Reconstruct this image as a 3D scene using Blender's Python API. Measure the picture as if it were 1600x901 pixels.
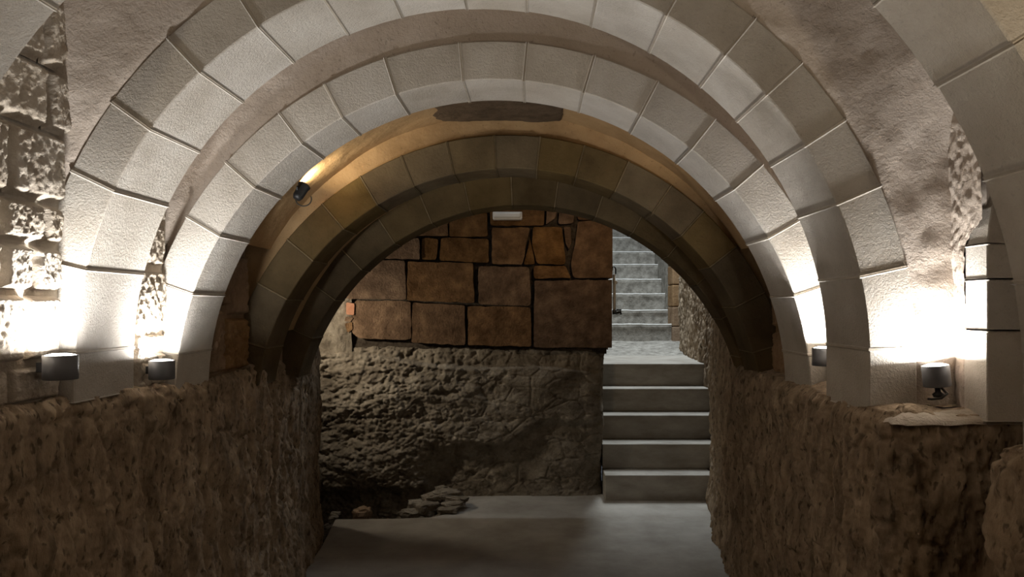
import bpy, bmesh, math, random
import numpy as np
from mathutils import Vector, Matrix

for o in list(bpy.data.objects):
    bpy.data.objects.remove(o, do_unlink=True)
S = bpy.context.scene
C = S.collection
R = math.radians

# ------------------------------------------------------------------ camera, world, exposure, daylight
FPX, VX, VY, H = 1200.0, 835.0, 480.0, 1.46
cam = bpy.data.cameras.new('camera')
cam.sensor_width = 36.0
cam.lens = 36.0 * FPX / 1600.0
cam.shift_x = -(VX - 800.0) / 1600.0
cam.shift_y = (VY - 450.5) / 1600.0
cam.clip_start = 0.02
camo = bpy.data.objects.new('camera', cam)
camo.location = (0, 0, H)
camo.rotation_euler = (R(90), 0, 0)
C.objects.link(camo)
S.camera = camo

w = bpy.data.worlds.new('world')
S.world = w
w.use_nodes = True
w.node_tree.nodes['Background'].inputs[0].default_value = (0.60, 0.68, 0.78, 1)
w.node_tree.nodes['Background'].inputs[1].default_value = 0.10

S.view_settings.view_transform = 'Standard'
S.view_settings.look = 'None'
S.view_settings.exposure = 0.0
S.view_settings.gamma = 1.0
S.view_settings.use_curve_mapping = False
S.cycles.max_bounces = 6
S.cycles.caustics_reflective = False
S.cycles.caustics_refractive = False


def area(name, loc, target, sx, sy, power, color, shape='RECTANGLE', spread=180, parent=None):
    l = bpy.data.lights.new(name, 'AREA')
    l.shape = shape
    l.size = sx
    if shape in ('RECTANGLE', 'ELLIPSE'):
        l.size_y = sy
    l.energy = power
    l.color = color
    l.spread = R(spread)
    o = bpy.data.objects.new(name, l)
    C.objects.link(o)
    d = Vector(target) - Vector(loc)
    o.rotation_euler = d.to_track_quat('-Z', 'Y').to_euler()
    o.location = loc
    if parent is not None:
        o.parent = parent
        o.location = Vector(loc) - parent.location
    return o


# daylight falling down the open stairwell, and down the shaft over the end chamber
area('stairwell_daylight', (1.05, 7.85, 4.3), (1.0, 7.2, 0.4), 0.5, 1.7, 150, (0.82, 0.92, 1.0))
area('shaft_daylight', (-0.30, 5.42, 3.6), (-0.30, 5.42, 0), 0.9, 0.03, 1.15, (0.86, 0.93, 1.0), spread=60)


# ------------------------------------------------------------------ noise
_rng = np.random.RandomState(7)
_perm = _rng.permutation(256)
_perm = np.concatenate([_perm, _perm, _perm])
_grad = _rng.normal(size=(256, 3))
_grad /= np.linalg.norm(_grad, axis=1)[:, None]


def perlin(x, y, z):
    x, y, z = np.broadcast_arrays(np.asarray(x, float), np.asarray(y, float), np.asarray(z, float))
    xi, yi, zi = np.floor(x).astype(int), np.floor(y).astype(int), np.floor(z).astype(int)
    xf, yf, zf = x - xi, y - yi, z - zi
    f = lambda t: t * t * t * (t * (t * 6 - 15) + 10)
    u, v, ww = f(xf), f(yf), f(zf)
    out = 0
    for dx in (0, 1):
        for dy in (0, 1):
            for dz in (0, 1):
                h = _perm[(_perm[(_perm[(xi + dx) & 255] + yi + dy) & 255] + zi + dz) & 255]
                g = _grad[h]
                d = g[..., 0] * (xf - dx) + g[..., 1] * (yf - dy) + g[..., 2] * (zf - dz)
                out = out + d * (u if dx else 1 - u) * (v if dy else 1 - v) * (ww if dz else 1 - ww)
    return out * 1.5


def fbm(x, y, z, octv=4, gain=0.5):
    a, s, t = 1.0, 0, 0
    for i in range(octv):
        t = t + a * perlin(x + 17.3 * i, y - 9.1 * i, z + 4.7 * i)
        s += a
        a *= gain
        x, y, z = x * 2.03, y * 2.03, z * 2.03
    return t / s


def ridged(x, y, z, octv=3):
    t, a = 0, 1.0
    for i in range(octv):
        t = t + a * (1 - 2 * np.abs(perlin(x, y, z)))
        a *= 0.5
        x, y, z = x * 2.1 + 3.3, y * 2.1, z * 2.1 + 1.7
    return t / 1.75


def worley(x, y, z, seed=0):
    x, y, z = np.broadcast_arrays(np.asarray(x, float), np.asarray(y, float), np.asarray(z, float))
    xi, yi, zi = np.floor(x).astype(int), np.floor(y).astype(int), np.floor(z).astype(int)
    f1 = np.full(x.shape, 9.0)
    f2 = np.full(x.shape, 9.0)
    for dx in (-1, 0, 1):
        for dy in (-1, 0, 1):
            for dz in (-1, 0, 1):
                h = _perm[(_perm[(_perm[(xi + dx + seed) & 255] + yi + dy) & 255] + zi + dz) & 255]
                g = _grad[h] * 0.45
                d = np.sqrt((xi + dx + 0.5 + g[..., 0] - x) ** 2 + (yi + dy + 0.5 + g[..., 1] - y) ** 2 + (zi + dz + 0.5 + g[..., 2] - z) ** 2)
                f2 = np.minimum(f2, np.maximum(f1, d))
                f1 = np.minimum(f1, d)
    return f1, f2


def sstep(a, b, x):
    t = np.clip((x - a) / (b - a), 0, 1)
    return t * t * (3 - 2 * t)


# ------------------------------------------------------------------ materials
def material(name, c1, c2, c3=None, scale=6.0, rough=0.85, bumps=((40, 0.5, 0.004),), stretch=(1, 1, 1),
             vary=0.0, spots=0.0, spec=0.05, spotscale=85, spotlim=(0.28, 0.36)):
    m = bpy.data.materials.new(name)
    m.use_nodes = True
    nt = m.node_tree
    N, L = nt.nodes, nt.links
    b = N['Principled BSDF']
    b.inputs['Roughness'].default_value = rough
    b.inputs['Specular IOR Level'].default_value = spec
    geo = N.new('ShaderNodeNewGeometry')
    mp = N.new('ShaderNodeMapping')
    mp.inputs['Scale'].default_value = stretch
    L.new(geo.outputs['Position'], mp.inputs['Vector'])
    n1 = N.new('ShaderNodeTexNoise')
    n1.inputs['Scale'].default_value = scale
    n1.inputs['Detail'].default_value = 7
    n1.inputs['Roughness'].default_value = 0.62
    L.new(mp.outputs[0], n1.inputs['Vector'])
    cr = N.new('ShaderNodeValToRGB')
    e = cr.color_ramp.elements
    e[0].position, e[1].position = 0.32, 0.68
    e[0].color, e[1].color = (*c1, 1), (*c2, 1)
    if c3:
        x = e.new(0.5)
        x.color = (*c3, 1)
    L.new(n1.outputs['Fac'], cr.inputs[0])
    col = cr.outputs[0]
    if vary:
        oi = N.new('ShaderNodeObjectInfo')
        hv = N.new('ShaderNodeHueSaturation')
        mr = N.new('ShaderNodeMapRange')
        mr.inputs[3].default_value, mr.inputs[4].default_value = 1 - vary, 1 + vary
        L.new(oi.outputs['Random'], mr.inputs[0])
        L.new(mr.outputs[0], hv.inputs['Value'])
        mr2 = N.new('ShaderNodeMapRange')
        mr2.inputs[3].default_value, mr2.inputs[4].default_value = 1 + vary * 1.5, 1 - vary * 1.5
        mm = N.new('ShaderNodeMath')
        mm.operation = 'FRACT'
        mu = N.new('ShaderNodeMath')
        mu.operation = 'MULTIPLY'
        mu.inputs[1].default_value = 7.31
        L.new(oi.outputs['Random'], mu.inputs[0])
        L.new(mu.outputs[0], mm.inputs[0])
        L.new(mm.outputs[0], mr2.inputs[0])
        L.new(mr2.outputs[0], hv.inputs['Saturation'])
        L.new(col, hv.inputs['Color'])
        col = hv.outputs[0]
    if spots:
        n3 = N.new('ShaderNodeTexNoise')
        n3.inputs['Scale'].default_value = spotscale
        n3.inputs['Detail'].default_value = 2
        L.new(mp.outputs[0], n3.inputs['Vector'])
        r3 = N.new('ShaderNodeValToRGB')
        r3.color_ramp.elements[0].position, r3.color_ramp.elements[1].position = spotlim
        k = 1 - spots
        r3.color_ramp.elements[0].color = (k, k, k, 1)
        mx = N.new('ShaderNodeMix')
        mx.data_type = 'RGBA'
        mx.blend_type = 'MULTIPLY'
        mx.inputs[0].default_value = 1
        L.new(n3.outputs['Fac'], r3.inputs[0])
        L.new(col, mx.inputs[6])
        L.new(r3.outputs[0], mx.inputs[7])
        col = mx.outputs[2]
    L.new(col, b.inputs['Base Color'])
    prev = None
    for (sc, st, dist) in bumps:
        n2 = N.new('ShaderNodeTexNoise')
        n2.inputs['Scale'].default_value = sc
        n2.inputs['Detail'].default_value = 6
        n2.inputs['Roughness'].default_value = 0.64
        n2.inputs['Distortion'].default_value = 0.15
        L.new(mp.outputs[0], n2.inputs['Vector'])
        bp = N.new('ShaderNodeBump')
        bp.inputs['Strength'].default_value = st
        bp.inputs['Distance'].default_value = dist
        L.new(n2.outputs['Fac'], bp.inputs['Height'])
        if prev:
            L.new(prev.outputs[0], bp.inputs['Normal'])
        prev = bp
    if prev:
        L.new(prev.outputs[0], b.inputs['Normal'])
    return m


def plain(name, col, rough=0.5, metal=0.0, emit=None, strength=0):
    m = bpy.data.materials.new(name)
    m.use_nodes = True
    nt = m.node_tree
    b = nt.nodes['Principled BSDF']
    b.inputs['Base Color'].default_value = (*col, 1)
    b.inputs['Roughness'].default_value = rough
    b.inputs['Metallic'].default_value = metal
    if emit:
        b.inputs['Emission Color'].default_value = (*emit, 1)
        b.inputs['Emission Strength'].default_value = strength
    n = nt.nodes.new('ShaderNodeTexNoise')
    n.inputs['Scale'].default_value = 180
    bp = nt.nodes.new('ShaderNodeBump')
    bp.inputs['Strength'].default_value = 0.08
    bp.inputs['Distance'].default_value = 0.001
    nt.links.new(n.outputs['Fac'], bp.inputs['Height'])
    nt.links.new(bp.outputs[0], b.inputs['Normal'])
    return m


M = {}
M['voussoir'] = material('dressed_stone', (0.43, 0.39, 0.335), (0.56, 0.525, 0.47), (0.50, 0.46, 0.405), scale=5, rough=0.9,
                         bumps=((18, 0.3, 0.006), (115, 0.95, 0.005), (300, 0.8, 0.0025)), vary=0.09, spots=0.12)
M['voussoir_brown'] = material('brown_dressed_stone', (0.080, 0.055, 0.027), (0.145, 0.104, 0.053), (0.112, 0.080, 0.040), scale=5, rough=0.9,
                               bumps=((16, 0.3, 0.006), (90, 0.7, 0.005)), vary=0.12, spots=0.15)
M['mortar'] = material('pale_mortar', (0.42, 0.37, 0.30), (0.52, 0.47, 0.40), scale=30, bumps=((120, 0.6, 0.003),))
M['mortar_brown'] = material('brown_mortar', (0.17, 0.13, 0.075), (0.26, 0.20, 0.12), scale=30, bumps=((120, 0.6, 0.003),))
M['plaster'] = material('rough_plaster', (0.43, 0.36, 0.295), (0.53, 0.46, 0.395), (0.48, 0.41, 0.345), scale=4, rough=0.92,
                        bumps=((7, 0.4, 0.025), (60, 0.6, 0.006), (200, 0.7, 0.003)), spots=0.25)
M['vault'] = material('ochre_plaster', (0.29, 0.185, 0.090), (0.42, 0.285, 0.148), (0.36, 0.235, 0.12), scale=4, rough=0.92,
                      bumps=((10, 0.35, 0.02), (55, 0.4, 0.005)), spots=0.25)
M['roughstone'] = material('rough_wall_stone', (0.38, 0.315, 0.245), (0.55, 0.49, 0.415), (0.47, 0.41, 0.335), scale=9, rough=0.95,
                           bumps=((45, 0.9, 0.008), (120, 0.9, 0.005)), vary=0.06)
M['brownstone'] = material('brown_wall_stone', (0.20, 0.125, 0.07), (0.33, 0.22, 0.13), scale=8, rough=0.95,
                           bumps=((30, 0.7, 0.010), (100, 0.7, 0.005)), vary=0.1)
M['rock'] = material('hewn_rock', (0.175, 0.130, 0.088), (0.46, 0.36, 0.255), (0.31, 0.236, 0.162), scale=16, rough=0.95,
                     bumps=((30, 0.5, 0.016), (90, 0.6, 0.008)), stretch=(1, 1, 0.4), spots=0.55, spotscale=60, spotlim=(0.33, 0.41))
M['greyrock'] = material('grey_rock', (0.15, 0.122, 0.09), (0.37, 0.32, 0.25), (0.255, 0.215, 0.163), scale=8, rough=0.95,
                         bumps=((14, 0.6, 0.02), (45, 0.9, 0.012), (130, 0.6, 0.004)), spots=0.4)
M['ashlar'] = material('brown_ashlar', (0.090, 0.050, 0.025), (0.26, 0.155, 0.080), (0.16, 0.093, 0.049), scale=9, rough=0.92,
                       bumps=((22, 0.8, 0.014), (70, 1.0, 0.010)), vary=0.13, spots=0.35)
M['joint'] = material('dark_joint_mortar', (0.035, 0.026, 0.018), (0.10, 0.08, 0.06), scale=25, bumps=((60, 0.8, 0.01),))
M['concrete'] = material('concrete', (0.32, 0.285, 0.24), (0.47, 0.43, 0.375), (0.395, 0.36, 0.31), scale=3.5, rough=0.75,
                         bumps=((5, 0.15, 0.01), (150, 0.25, 0.002)), spots=0.15)
M['step'] = material('step_concrete', (0.27, 0.24, 0.20), (0.43, 0.395, 0.34), scale=7, rough=0.85, stretch=(0.6, 1, 1.6),
                     bumps=((40, 0.3, 0.003), (160, 0.4, 0.002)), spots=0.2)
M['oldstep'] = material('worn_step_stone', (0.17, 0.155, 0.13), (0.42, 0.39, 0.34), scale=14, rough=0.9,
                        bumps=((25, 0.7, 0.012), (90, 0.6, 0.005)), spots=0.6)
M['nosing'] = material('painted_lit_worn_edge', (0.5, 0.48, 0.44), (0.68, 0.66, 0.62), scale=25, bumps=((60, 0.5, 0.004),))  # pale tone paints in the light that the worn step edges catch
M['darkstone'] = material('bare_dark_rock', (0.07, 0.048, 0.030), (0.13, 0.092, 0.06), scale=14, bumps=((30, 0.8, 0.012), (90, 0.7, 0.005)))
M['gravel'] = material('gravel', (0.06, 0.05, 0.04), (0.2, 0.17, 0.14), scale=40, bumps=((90, 0.5, 0.004),))
M['earth'] = material('dark_earth', (0.03, 0.024, 0.018), (0.08, 0.06, 0.045), scale=12, bumps=((30, 0.8, 0.02),))
M['wood'] = material('weathered_wood', (0.25, 0.20, 0.14), (0.40, 0.34, 0.26), scale=10, stretch=(3, 3, 0.3), bumps=((50, 0.5, 0.004),))
M['brick'] = material('red_brick', (0.42, 0.19, 0.11), (0.52, 0.27, 0.17), scale=25, bumps=((70, 0.5, 0.004),))
M['lampgrey'] = plain('anthracite_paint', (0.10, 0.10, 0.105), 0.45)
M['lampblack'] = plain('black_paint', (0.015, 0.015, 0.015), 0.5)
M['lens'] = plain('lit_lens', (0.9, 0.9, 0.9), 0.3, emit=(1.0, 0.97, 0.92), strength=14)
M['spotlens'] = plain('lit_spot_lens', (0.9, 0.85, 0.7), 0.3, emit=(1.0, 0.85, 0.6), strength=10)
M['white'] = plain('white_plastic', (0.75, 0.73, 0.68), 0.45)
M['cable'] = plain('cable_rubber', (0.03, 0.028, 0.02), 0.6)


# ------------------------------------------------------------------ object helpers
def thing(name, label, cat, loc=(0, 0, 0), group=None):
    o = bpy.data.objects.new(name, None)
    o.empty_display_size = 0.05
    C.objects.link(o)
    o.location = loc
    o['label'] = label
    o['category'] = cat
    if group:
        o['group'] = group
    return o


def structure(name, loc=(0, 0, 0), label=None):
    o = bpy.data.objects.new(name, None)
    o.empty_display_size = 0.05
    C.objects.link(o)
    o.location = loc
    o['kind'] = 'structure'
    if label:
        o['label'] = label
    return o


def wloc(p):
    v = Vector((0, 0, 0))
    while p is not None:
        v = v + p.location
        p = p.parent
    return v


def link(name, me, mat, parent=None, smooth=False, origin=None):
    """me holds world coordinates; the object's origin goes to the base centre of the mesh."""
    n = len(me.vertices)
    co = np.empty(n * 3)
    me.vertices.foreach_get('co', co)
    co = co.reshape(-1, 3)
    if origin is None:
        lo, hi = co.min(0), co.max(0)
        origin = ((lo[0] + hi[0]) / 2, (lo[1] + hi[1]) / 2, lo[2])
    org = Vector(origin)
    co = co - np.array(org)
    me.vertices.foreach_set('co', co.ravel())
    me.update()
    me.materials.clear()
    me.materials.append(M[mat])
    if smooth:
        me.polygons.foreach_set('use_smooth', [True] * len(me.polygons))
    o = bpy.data.objects.new(name, me)
    C.objects.link(o)
    if parent is not None:
        o.parent = parent
        o.location = org - wloc(parent)
    else:
        o.location = org
    return o


def from_bm(name, bm, mat, parent=None, smooth=False):
    bmesh.ops.recalc_face_normals(bm, faces=bm.faces)
    me = bpy.data.meshes.new(name)
    bm.to_mesh(me)
    bm.free()
    return link(name, me, mat, parent, smooth)


def grid(name, P, mat, parent=None, smooth=True, flip=False):
    nu, nv = P.shape[:2]
    idx = np.arange(nu * nv).reshape(nu, nv)
    a, b, c, d = idx[:-1, :-1], idx[1:, :-1], idx[1:, 1:], idx[:-1, 1:]
    q = np.stack([a, b, c, d] if not flip else [a, d, c, b], -1).reshape(-1, 4)
    me = bpy.data.meshes.new(name)
    me.vertices.add(nu * nv)
    me.vertices.foreach_set('co', P.reshape(-1))
    me.loops.add(q.size)
    me.loops.foreach_set('vertex_index', q.ravel().astype(np.int32))
    me.polygons.add(len(q))
    me.polygons.foreach_set('loop_start', np.arange(0, q.size, 4, dtype=np.int32))
    me.polygons.foreach_set('loop_total', np.full(len(q), 4, dtype=np.int32))
    me.update(calc_edges=True)
    return link(name, me, mat, parent, smooth)


def box_bm(x0, x1, y0, y1, z0, z1, bevel=0.0, seg=1):
    bm = bmesh.new()
    bmesh.ops.create_cube(bm, size=1)
    for v in bm.verts:
        v.co = ((x0 + x1) / 2 + v.co.x * (x1 - x0), (y0 + y1) / 2 + v.co.y * (y1 - y0), (z0 + z1) / 2 + v.co.z * (z1 - z0))
    if bevel:
        bmesh.ops.bevel(bm, geom=list(bm.edges), offset=bevel, segments=seg, profile=0.5, affect='EDGES')
    return bm


def box(name, x0, x1, y0, y1, z0, z1, mat, parent=None, bevel=0.0, seg=1):
    return from_bm(name, box_bm(x0, x1, y0, y1, z0, z1, bevel, seg), mat, parent)


def lathe(name, prof, loc, mat, parent=None, n=28, rot=None, smooth=True):
    """prof: list of (r, z) turned about z, then rotated and moved to loc."""
    bm = bmesh.new()
    rings = []
    for r, z in prof:
        if r < 1e-6:
            rings.append([bm.verts.new((0, 0, z))])
        else:
            rings.append([bm.verts.new((r * math.cos(2 * math.pi * i / n), r * math.sin(2 * math.pi * i / n), z)) for i in range(n)])
    for A, B in zip(rings, rings[1:]):
        for i in range(n):
            j = (i + 1) % n
            if len(A) == 1 and len(B) > 1:
                bm.faces.new((A[0], B[i], B[j]))
            elif len(B) == 1 and len(A) > 1:
                bm.faces.new((A[i], A[j], B[0]))
            elif len(A) > 1:
                bm.faces.new((A[i], A[j], B[j], B[i]))
    if rot is not None:
        bmesh.ops.transform(bm, matrix=rot.to_4x4(), verts=bm.verts)
    bmesh.ops.translate(bm, vec=Vector(loc), verts=bm.verts)
    return from_bm(name, bm, mat, parent, smooth)


def tube(name, pts, r, mat, parent=None, n=8):
    bm = bmesh.new()
    pts = [Vector(p) for p in pts]
    rings = []
    for i, p in enumerate(pts):
        t = (pts[min(i + 1, len(pts) - 1)] - pts[max(i - 1, 0)]).normalized()
        a = t.orthogonal().normalized() if i == 0 else (a - t * a.dot(t)).normalized()
        b = t.cross(a)
        rings.append([bm.verts.new(p + r * (math.cos(2 * math.pi * k / n) * a + math.sin(2 * math.pi * k / n) * b)) for k in range(n)])
    for A, B in zip(rings, rings[1:]):
        for k in range(n):
            bm.faces.new((A[k], A[(k + 1) % n], B[(k + 1) % n], B[k]))
    bm.faces.new(rings[0])
    bm.faces.new(rings[-1])
    return from_bm(name, bm, mat, parent, True)


def px(x, y, d):
    return Vector(((x - VX) / FPX * d, d, H - (y - VY) / FPX * d))


# ------------------------------------------------------------------ arches of cut stone
rnd = random.Random(3)


def station(cx, cz, r, a, zb):
    """point on the arch line; below the springing it runs straight down to zb"""
    if a == 'R':
        return (cx + r, zb)
    if a == 'L':
        return (cx - r, zb)
    return (cx + r * math.cos(R(a)), cz + r * math.sin(R(a)))


def voussoir(arch, cx, cz, ri, ro, y0, y1, stations, jit=0.0018, bev=0.0035, mat='voussoir'):
    # stations: 'R'/'L' base markers with z, or angles in degrees
    jr, jy = rnd.uniform(-jit, jit), rnd.uniform(-jit, jit)
    bm = bmesh.new()
    rows = []
    for a, zb in stations:
        pi = station(cx, cz, ri + jr, a, zb)
        po = station(cx, cz, ro, a, zb)
        rows.append([bm.verts.new((pi[0], y0 + jy, pi[1])), bm.verts.new((po[0], y0 + jy, po[1])),
                     bm.verts.new((po[0], y1, po[1])), bm.verts.new((pi[0], y1 + jy, pi[1]))])
    for A, B in zip(rows, rows[1:]):
        for k in range(4):
            l = (k + 1) % 4
            bm.faces.new((A[k], A[l], B[l], B[k]))
    bm.faces.new(rows[0])
    bm.faces.new(rows[-1][::-1])
    bm.normal_update()
    ed = [e for e in bm.edges if len(e.link_faces) == 2 and e.calc_face_angle(0) > 0.6]
    if bev:
        bmesh.ops.bevel(bm, geom=ed, offset=bev, segments=1, affect='EDGES')
    return from_bm('voussoir', bm, mat, arch)


def mortar(arch, cx, cz, ri, ro, y0, y1, a, wdt=0.0065, proud=0.0012, mat='mortar'):
    bm = bmesh.new()
    ca, sa = math.cos(R(a)), math.sin(R(a))
    rm = (ri + ro) / 2
    h = wdt / 2
    ring = []
    wig = rnd.uniform(-0.15, 0.15) * wdt
    for (r, y) in ((ri - proud, y0 - proud), (rm, y0 - proud * 0.8), (ro - 0.002, y0 - proud), (ro - 0.002, y1 - 0.01), (ri - proud, y1 - 0.003)):
        for s in (-1, 1):
            t = s * h + (wig if r == rm else 0)
            ring.append(bm.verts.new((cx + r * ca - t * sa, y, cz + r * sa + t * ca)))
    a0, a1 = ring[0::2], ring[1::2]
    bm.faces.new(a0)
    bm.faces.new(a1[::-1])
    for k in range(5):
        l = (k + 1) % 5
        bm.faces.new((a0[k], a0[l], a1[l], a1[k]))
    return from_bm('mortar_joint', bm, mat, arch)


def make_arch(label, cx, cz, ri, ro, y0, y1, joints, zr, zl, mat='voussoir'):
    """joints: ascending angles 0 (right) .. 180 (left); zr, zl: level of the feet"""
    arch = thing('stone_arch', label, 'arch', (cx, (y0 + y1) / 2, min(zr, zl)), 'stone arches of the vaulted cellar')
    g = 0.0028 / ri * 180 / math.pi

    def seg(a, b):
        n = max(2, int((b - a) / 2.5))
        return [(a + (b - a) * k / n, 0) for k in range(n + 1)]
    lo = math.degrees(math.asin(max(-1, min(1, (zr - cz) / ri)))) if zr > cz else 0
    hi = 180 - (math.degrees(math.asin((zl - cz) / ri)) if zl > cz else 0)
    J = [j for j in joints if lo + 2 < j < hi - 1 or (zr < cz and 0 < j < 4) or (zl < cz and 176 < j < 180)]
    first = ([('R', zr)] if zr < cz else []) + seg(lo, J[0] - g)
    voussoir(arch, cx, cz, ri, ro, y0, y1, first, mat=mat)
    for a, b in zip(J, J[1:]):
        voussoir(arch, cx, cz, ri, ro, y0, y1, seg(a + g, b - g), mat=mat)
    last = seg(J[-1] + g, hi) + ([('L', zl)] if zl < cz else [])
    voussoir(arch, cx, cz, ri, ro, y0, y1, last, mat=mat)
    for a in J:
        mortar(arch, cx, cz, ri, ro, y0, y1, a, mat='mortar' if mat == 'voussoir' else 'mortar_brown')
    return arch


RI, RO = 1.163, 1.304
ARCH = [
    dict(cx=-0.140, cz=1.300, ri=RI, ro=RO + 0.05, y0=1.35, y1=1.61, zr=1.15, zl=1.15,
         joints=[10.5, 21.6, 32.4, 43, 53.5, 64, 74.5, 85, 95.5, 106, 116.5, 127, 137.7, 148.5, 159, 170],
         label='nearest stone arch, cut off by the corners of the picture, dim brown on one side'),
    dict(cx=-0.182, cz=1.300, ri=RI, ro=RO, y0=2.25, y1=2.583, zr=1.150, zl=1.180,
         joints=[1.8, 12.4, 23.4, 33, 42.3, 50.6, 60.8, 71.3, 82.2, 92.2, 103, 112.4, 122.5, 133.2, 144.2, 154.5, 166.5, 178.7],
         label='large pale stone arch with a brightly lit underside, between two pairs of wall lamps'),
    dict(cx=-0.151, cz=1.130, ri=RI, ro=RO, y0=2.81, y1=3.10, zr=1.12, zl=1.12,
         joints=[7.7, 18.7, 30.1, 40.9, 51.5, 62.5, 73.5, 84.5, 95.4, 107.7, 118.3, 126.9, 138.6, 149.4, 161, 172],
         label='pale stone arch framed inside the large lit arch, in front of ochre plaster'),
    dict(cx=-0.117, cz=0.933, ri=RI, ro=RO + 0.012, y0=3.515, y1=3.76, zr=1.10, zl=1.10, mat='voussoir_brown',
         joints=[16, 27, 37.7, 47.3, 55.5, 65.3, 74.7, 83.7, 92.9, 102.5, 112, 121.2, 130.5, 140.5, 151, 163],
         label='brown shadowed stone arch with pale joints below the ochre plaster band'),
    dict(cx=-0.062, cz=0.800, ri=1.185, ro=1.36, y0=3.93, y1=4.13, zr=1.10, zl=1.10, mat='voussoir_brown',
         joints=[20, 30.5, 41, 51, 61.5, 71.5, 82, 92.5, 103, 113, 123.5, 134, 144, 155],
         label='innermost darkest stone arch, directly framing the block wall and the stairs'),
]


# ------------------------------------------------------------------ rock walls of the cellar
def smooth_path(pts, res, it=2):
    pts = [np.array(p, float) for p in pts]
    for _ in range(it):
        out = [pts[0]]
        for a, b in zip(pts, pts[1:]):
            l = np.linalg.norm(b - a)
            c = min(0.25, 0.09 / max(l, 1e-6))
            out += [a + (b - a) * c, b - (b - a) * c]
        out.append(pts[-1])
        pts = out
    P = np.array(pts)
    s = np.concatenate([[0], np.cumsum(np.linalg.norm(np.diff(P, axis=0), axis=1))])
    # finer where the wall is in view
    u = [0.0]
    while u[-1] < s[-1]:
        y = np.interp(u[-1], s, P[:, 1])
        u.append(u[-1] + (res if y > 1.5 else 0.06))
    u = np.array(u)
    return np.stack([np.interp(u, s, P[:, 0]), np.interp(u, s, P[:, 1])], -1)


def rock_sheet(name, path, side, z0, ztop, ledge, res, mat, disp, parent=None, resz=None):
    """a rough face standing on the plan line `path`; side=+1: room lies on +X of a line running +Y"""
    Q = smooth_path(path, res)
    T = np.gradient(Q, axis=0)
    T /= np.linalg.norm(T, axis=1)[:, None] + 1e-9
    Nn = np.stack([T[:, 1], -T[:, 0]], -1) * side
    zt = np.array([ztop(x, y) for x, y in Q])
    nz = int((np.max(zt) - z0) / (resz or res))
    nl = max(2, int(ledge / (res * 1.5))) if ledge else 0
    v = np.linspace(0, 1, nz)
    Z = z0 + (zt[:, None] - z0) * v[None]
    X = np.repeat(Q[:, 0:1], nz, 1)
    Y = np.repeat(Q[:, 1:2], nz, 1)
    D = disp(X, Y, Z)
    if ledge:
        D = D - 0.022 * sstep(0.045, 0.0, zt[:, None] - Z) ** 2
    Xf = X + Nn[:, 0:1] * D
    Yf = Y + Nn[:, 1:2] * D
    Pts = np.stack([Xf, Yf, Z], -1)
    if ledge:
        k = np.linspace(0, 1, nl + 1)[1:]
        Xl = Xf[:, -1:] - Nn[:, 0:1] * ledge * k
        Yl = Yf[:, -1:] - Nn[:, 1:2] * ledge * k
        Zl = zt[:, None] + 0.022 * fbm(Xl * 9, Yl * 9, 3.3, 4) + 0.012 * sstep(0, 0.15, k)[None]
        Pts = np.concatenate([Pts, np.stack([Xl, Yl, Zl], -1)], 1)
    o = grid(name, Pts, mat, parent, flip=(side > 0))
    return o


def disp_hewn(seed, groove=()):
    def f(X, Y, Z):
        d = 0.045 * fbm(X * 1.6 + seed, Y * 1.6, Z * 1.1, 3)
        d = d + 0.034 * fbm(X * 6 + seed, Y * 6, Z * 2.6, 4)
        d = d + 0.020 * ridged(X * 8 + seed, Y * 8 + 5, Z * 2.4, 3)
        d = d + 0.028 * fbm(X * 24, Y * 24 + seed, Z * 10, 4, 0.65)
        f1, f2 = worley(X * 30 + seed, Y * 30, Z * 13)
        d = d - 0.020 * sstep(0.38, 0.08, f1) * (fbm(X * 5, Y * 5 + seed, Z * 4, 2) > -0.05)
        g1, g2 = worley(X * 9 + seed, Y * 9, Z * 4, 31)
        d = d - 0.012 * sstep(0.10, 0.0, g2 - g1)
        for gy, gw, gd, za, zb in groove:
            d = d - gd * np.exp(-((Y - gy - 0.05 * fbm(seed, 0.0, Z * 2.5, 2)) / gw) ** 2) * sstep(za - 0.08, za + 0.02, Z) * sstep(zb + 0.08, zb - 0.05, Z)
        d = d + 0.03 * sstep(0.35, 0.0, Z)
        return d
    return f


def top_left(x, y):
    return 1.19 - 0.02 * sstep(2.4, 2.9, y) + 0.02 * sstep(3.1, 3.5, y) + 1.25 * sstep(4.14, 4.20, y) + 0.018 * float(perlin(y * 7, 1.5, 0.3)) 


def top_right(x, y):
    return 1.165 + 1.28 * sstep(4.14, 4.20, y) + 0.016 * float(perlin(y * 7 + 9, x * 5, 0.3)) + 0.5 * sstep(6.5, 7.2, y)


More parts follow.
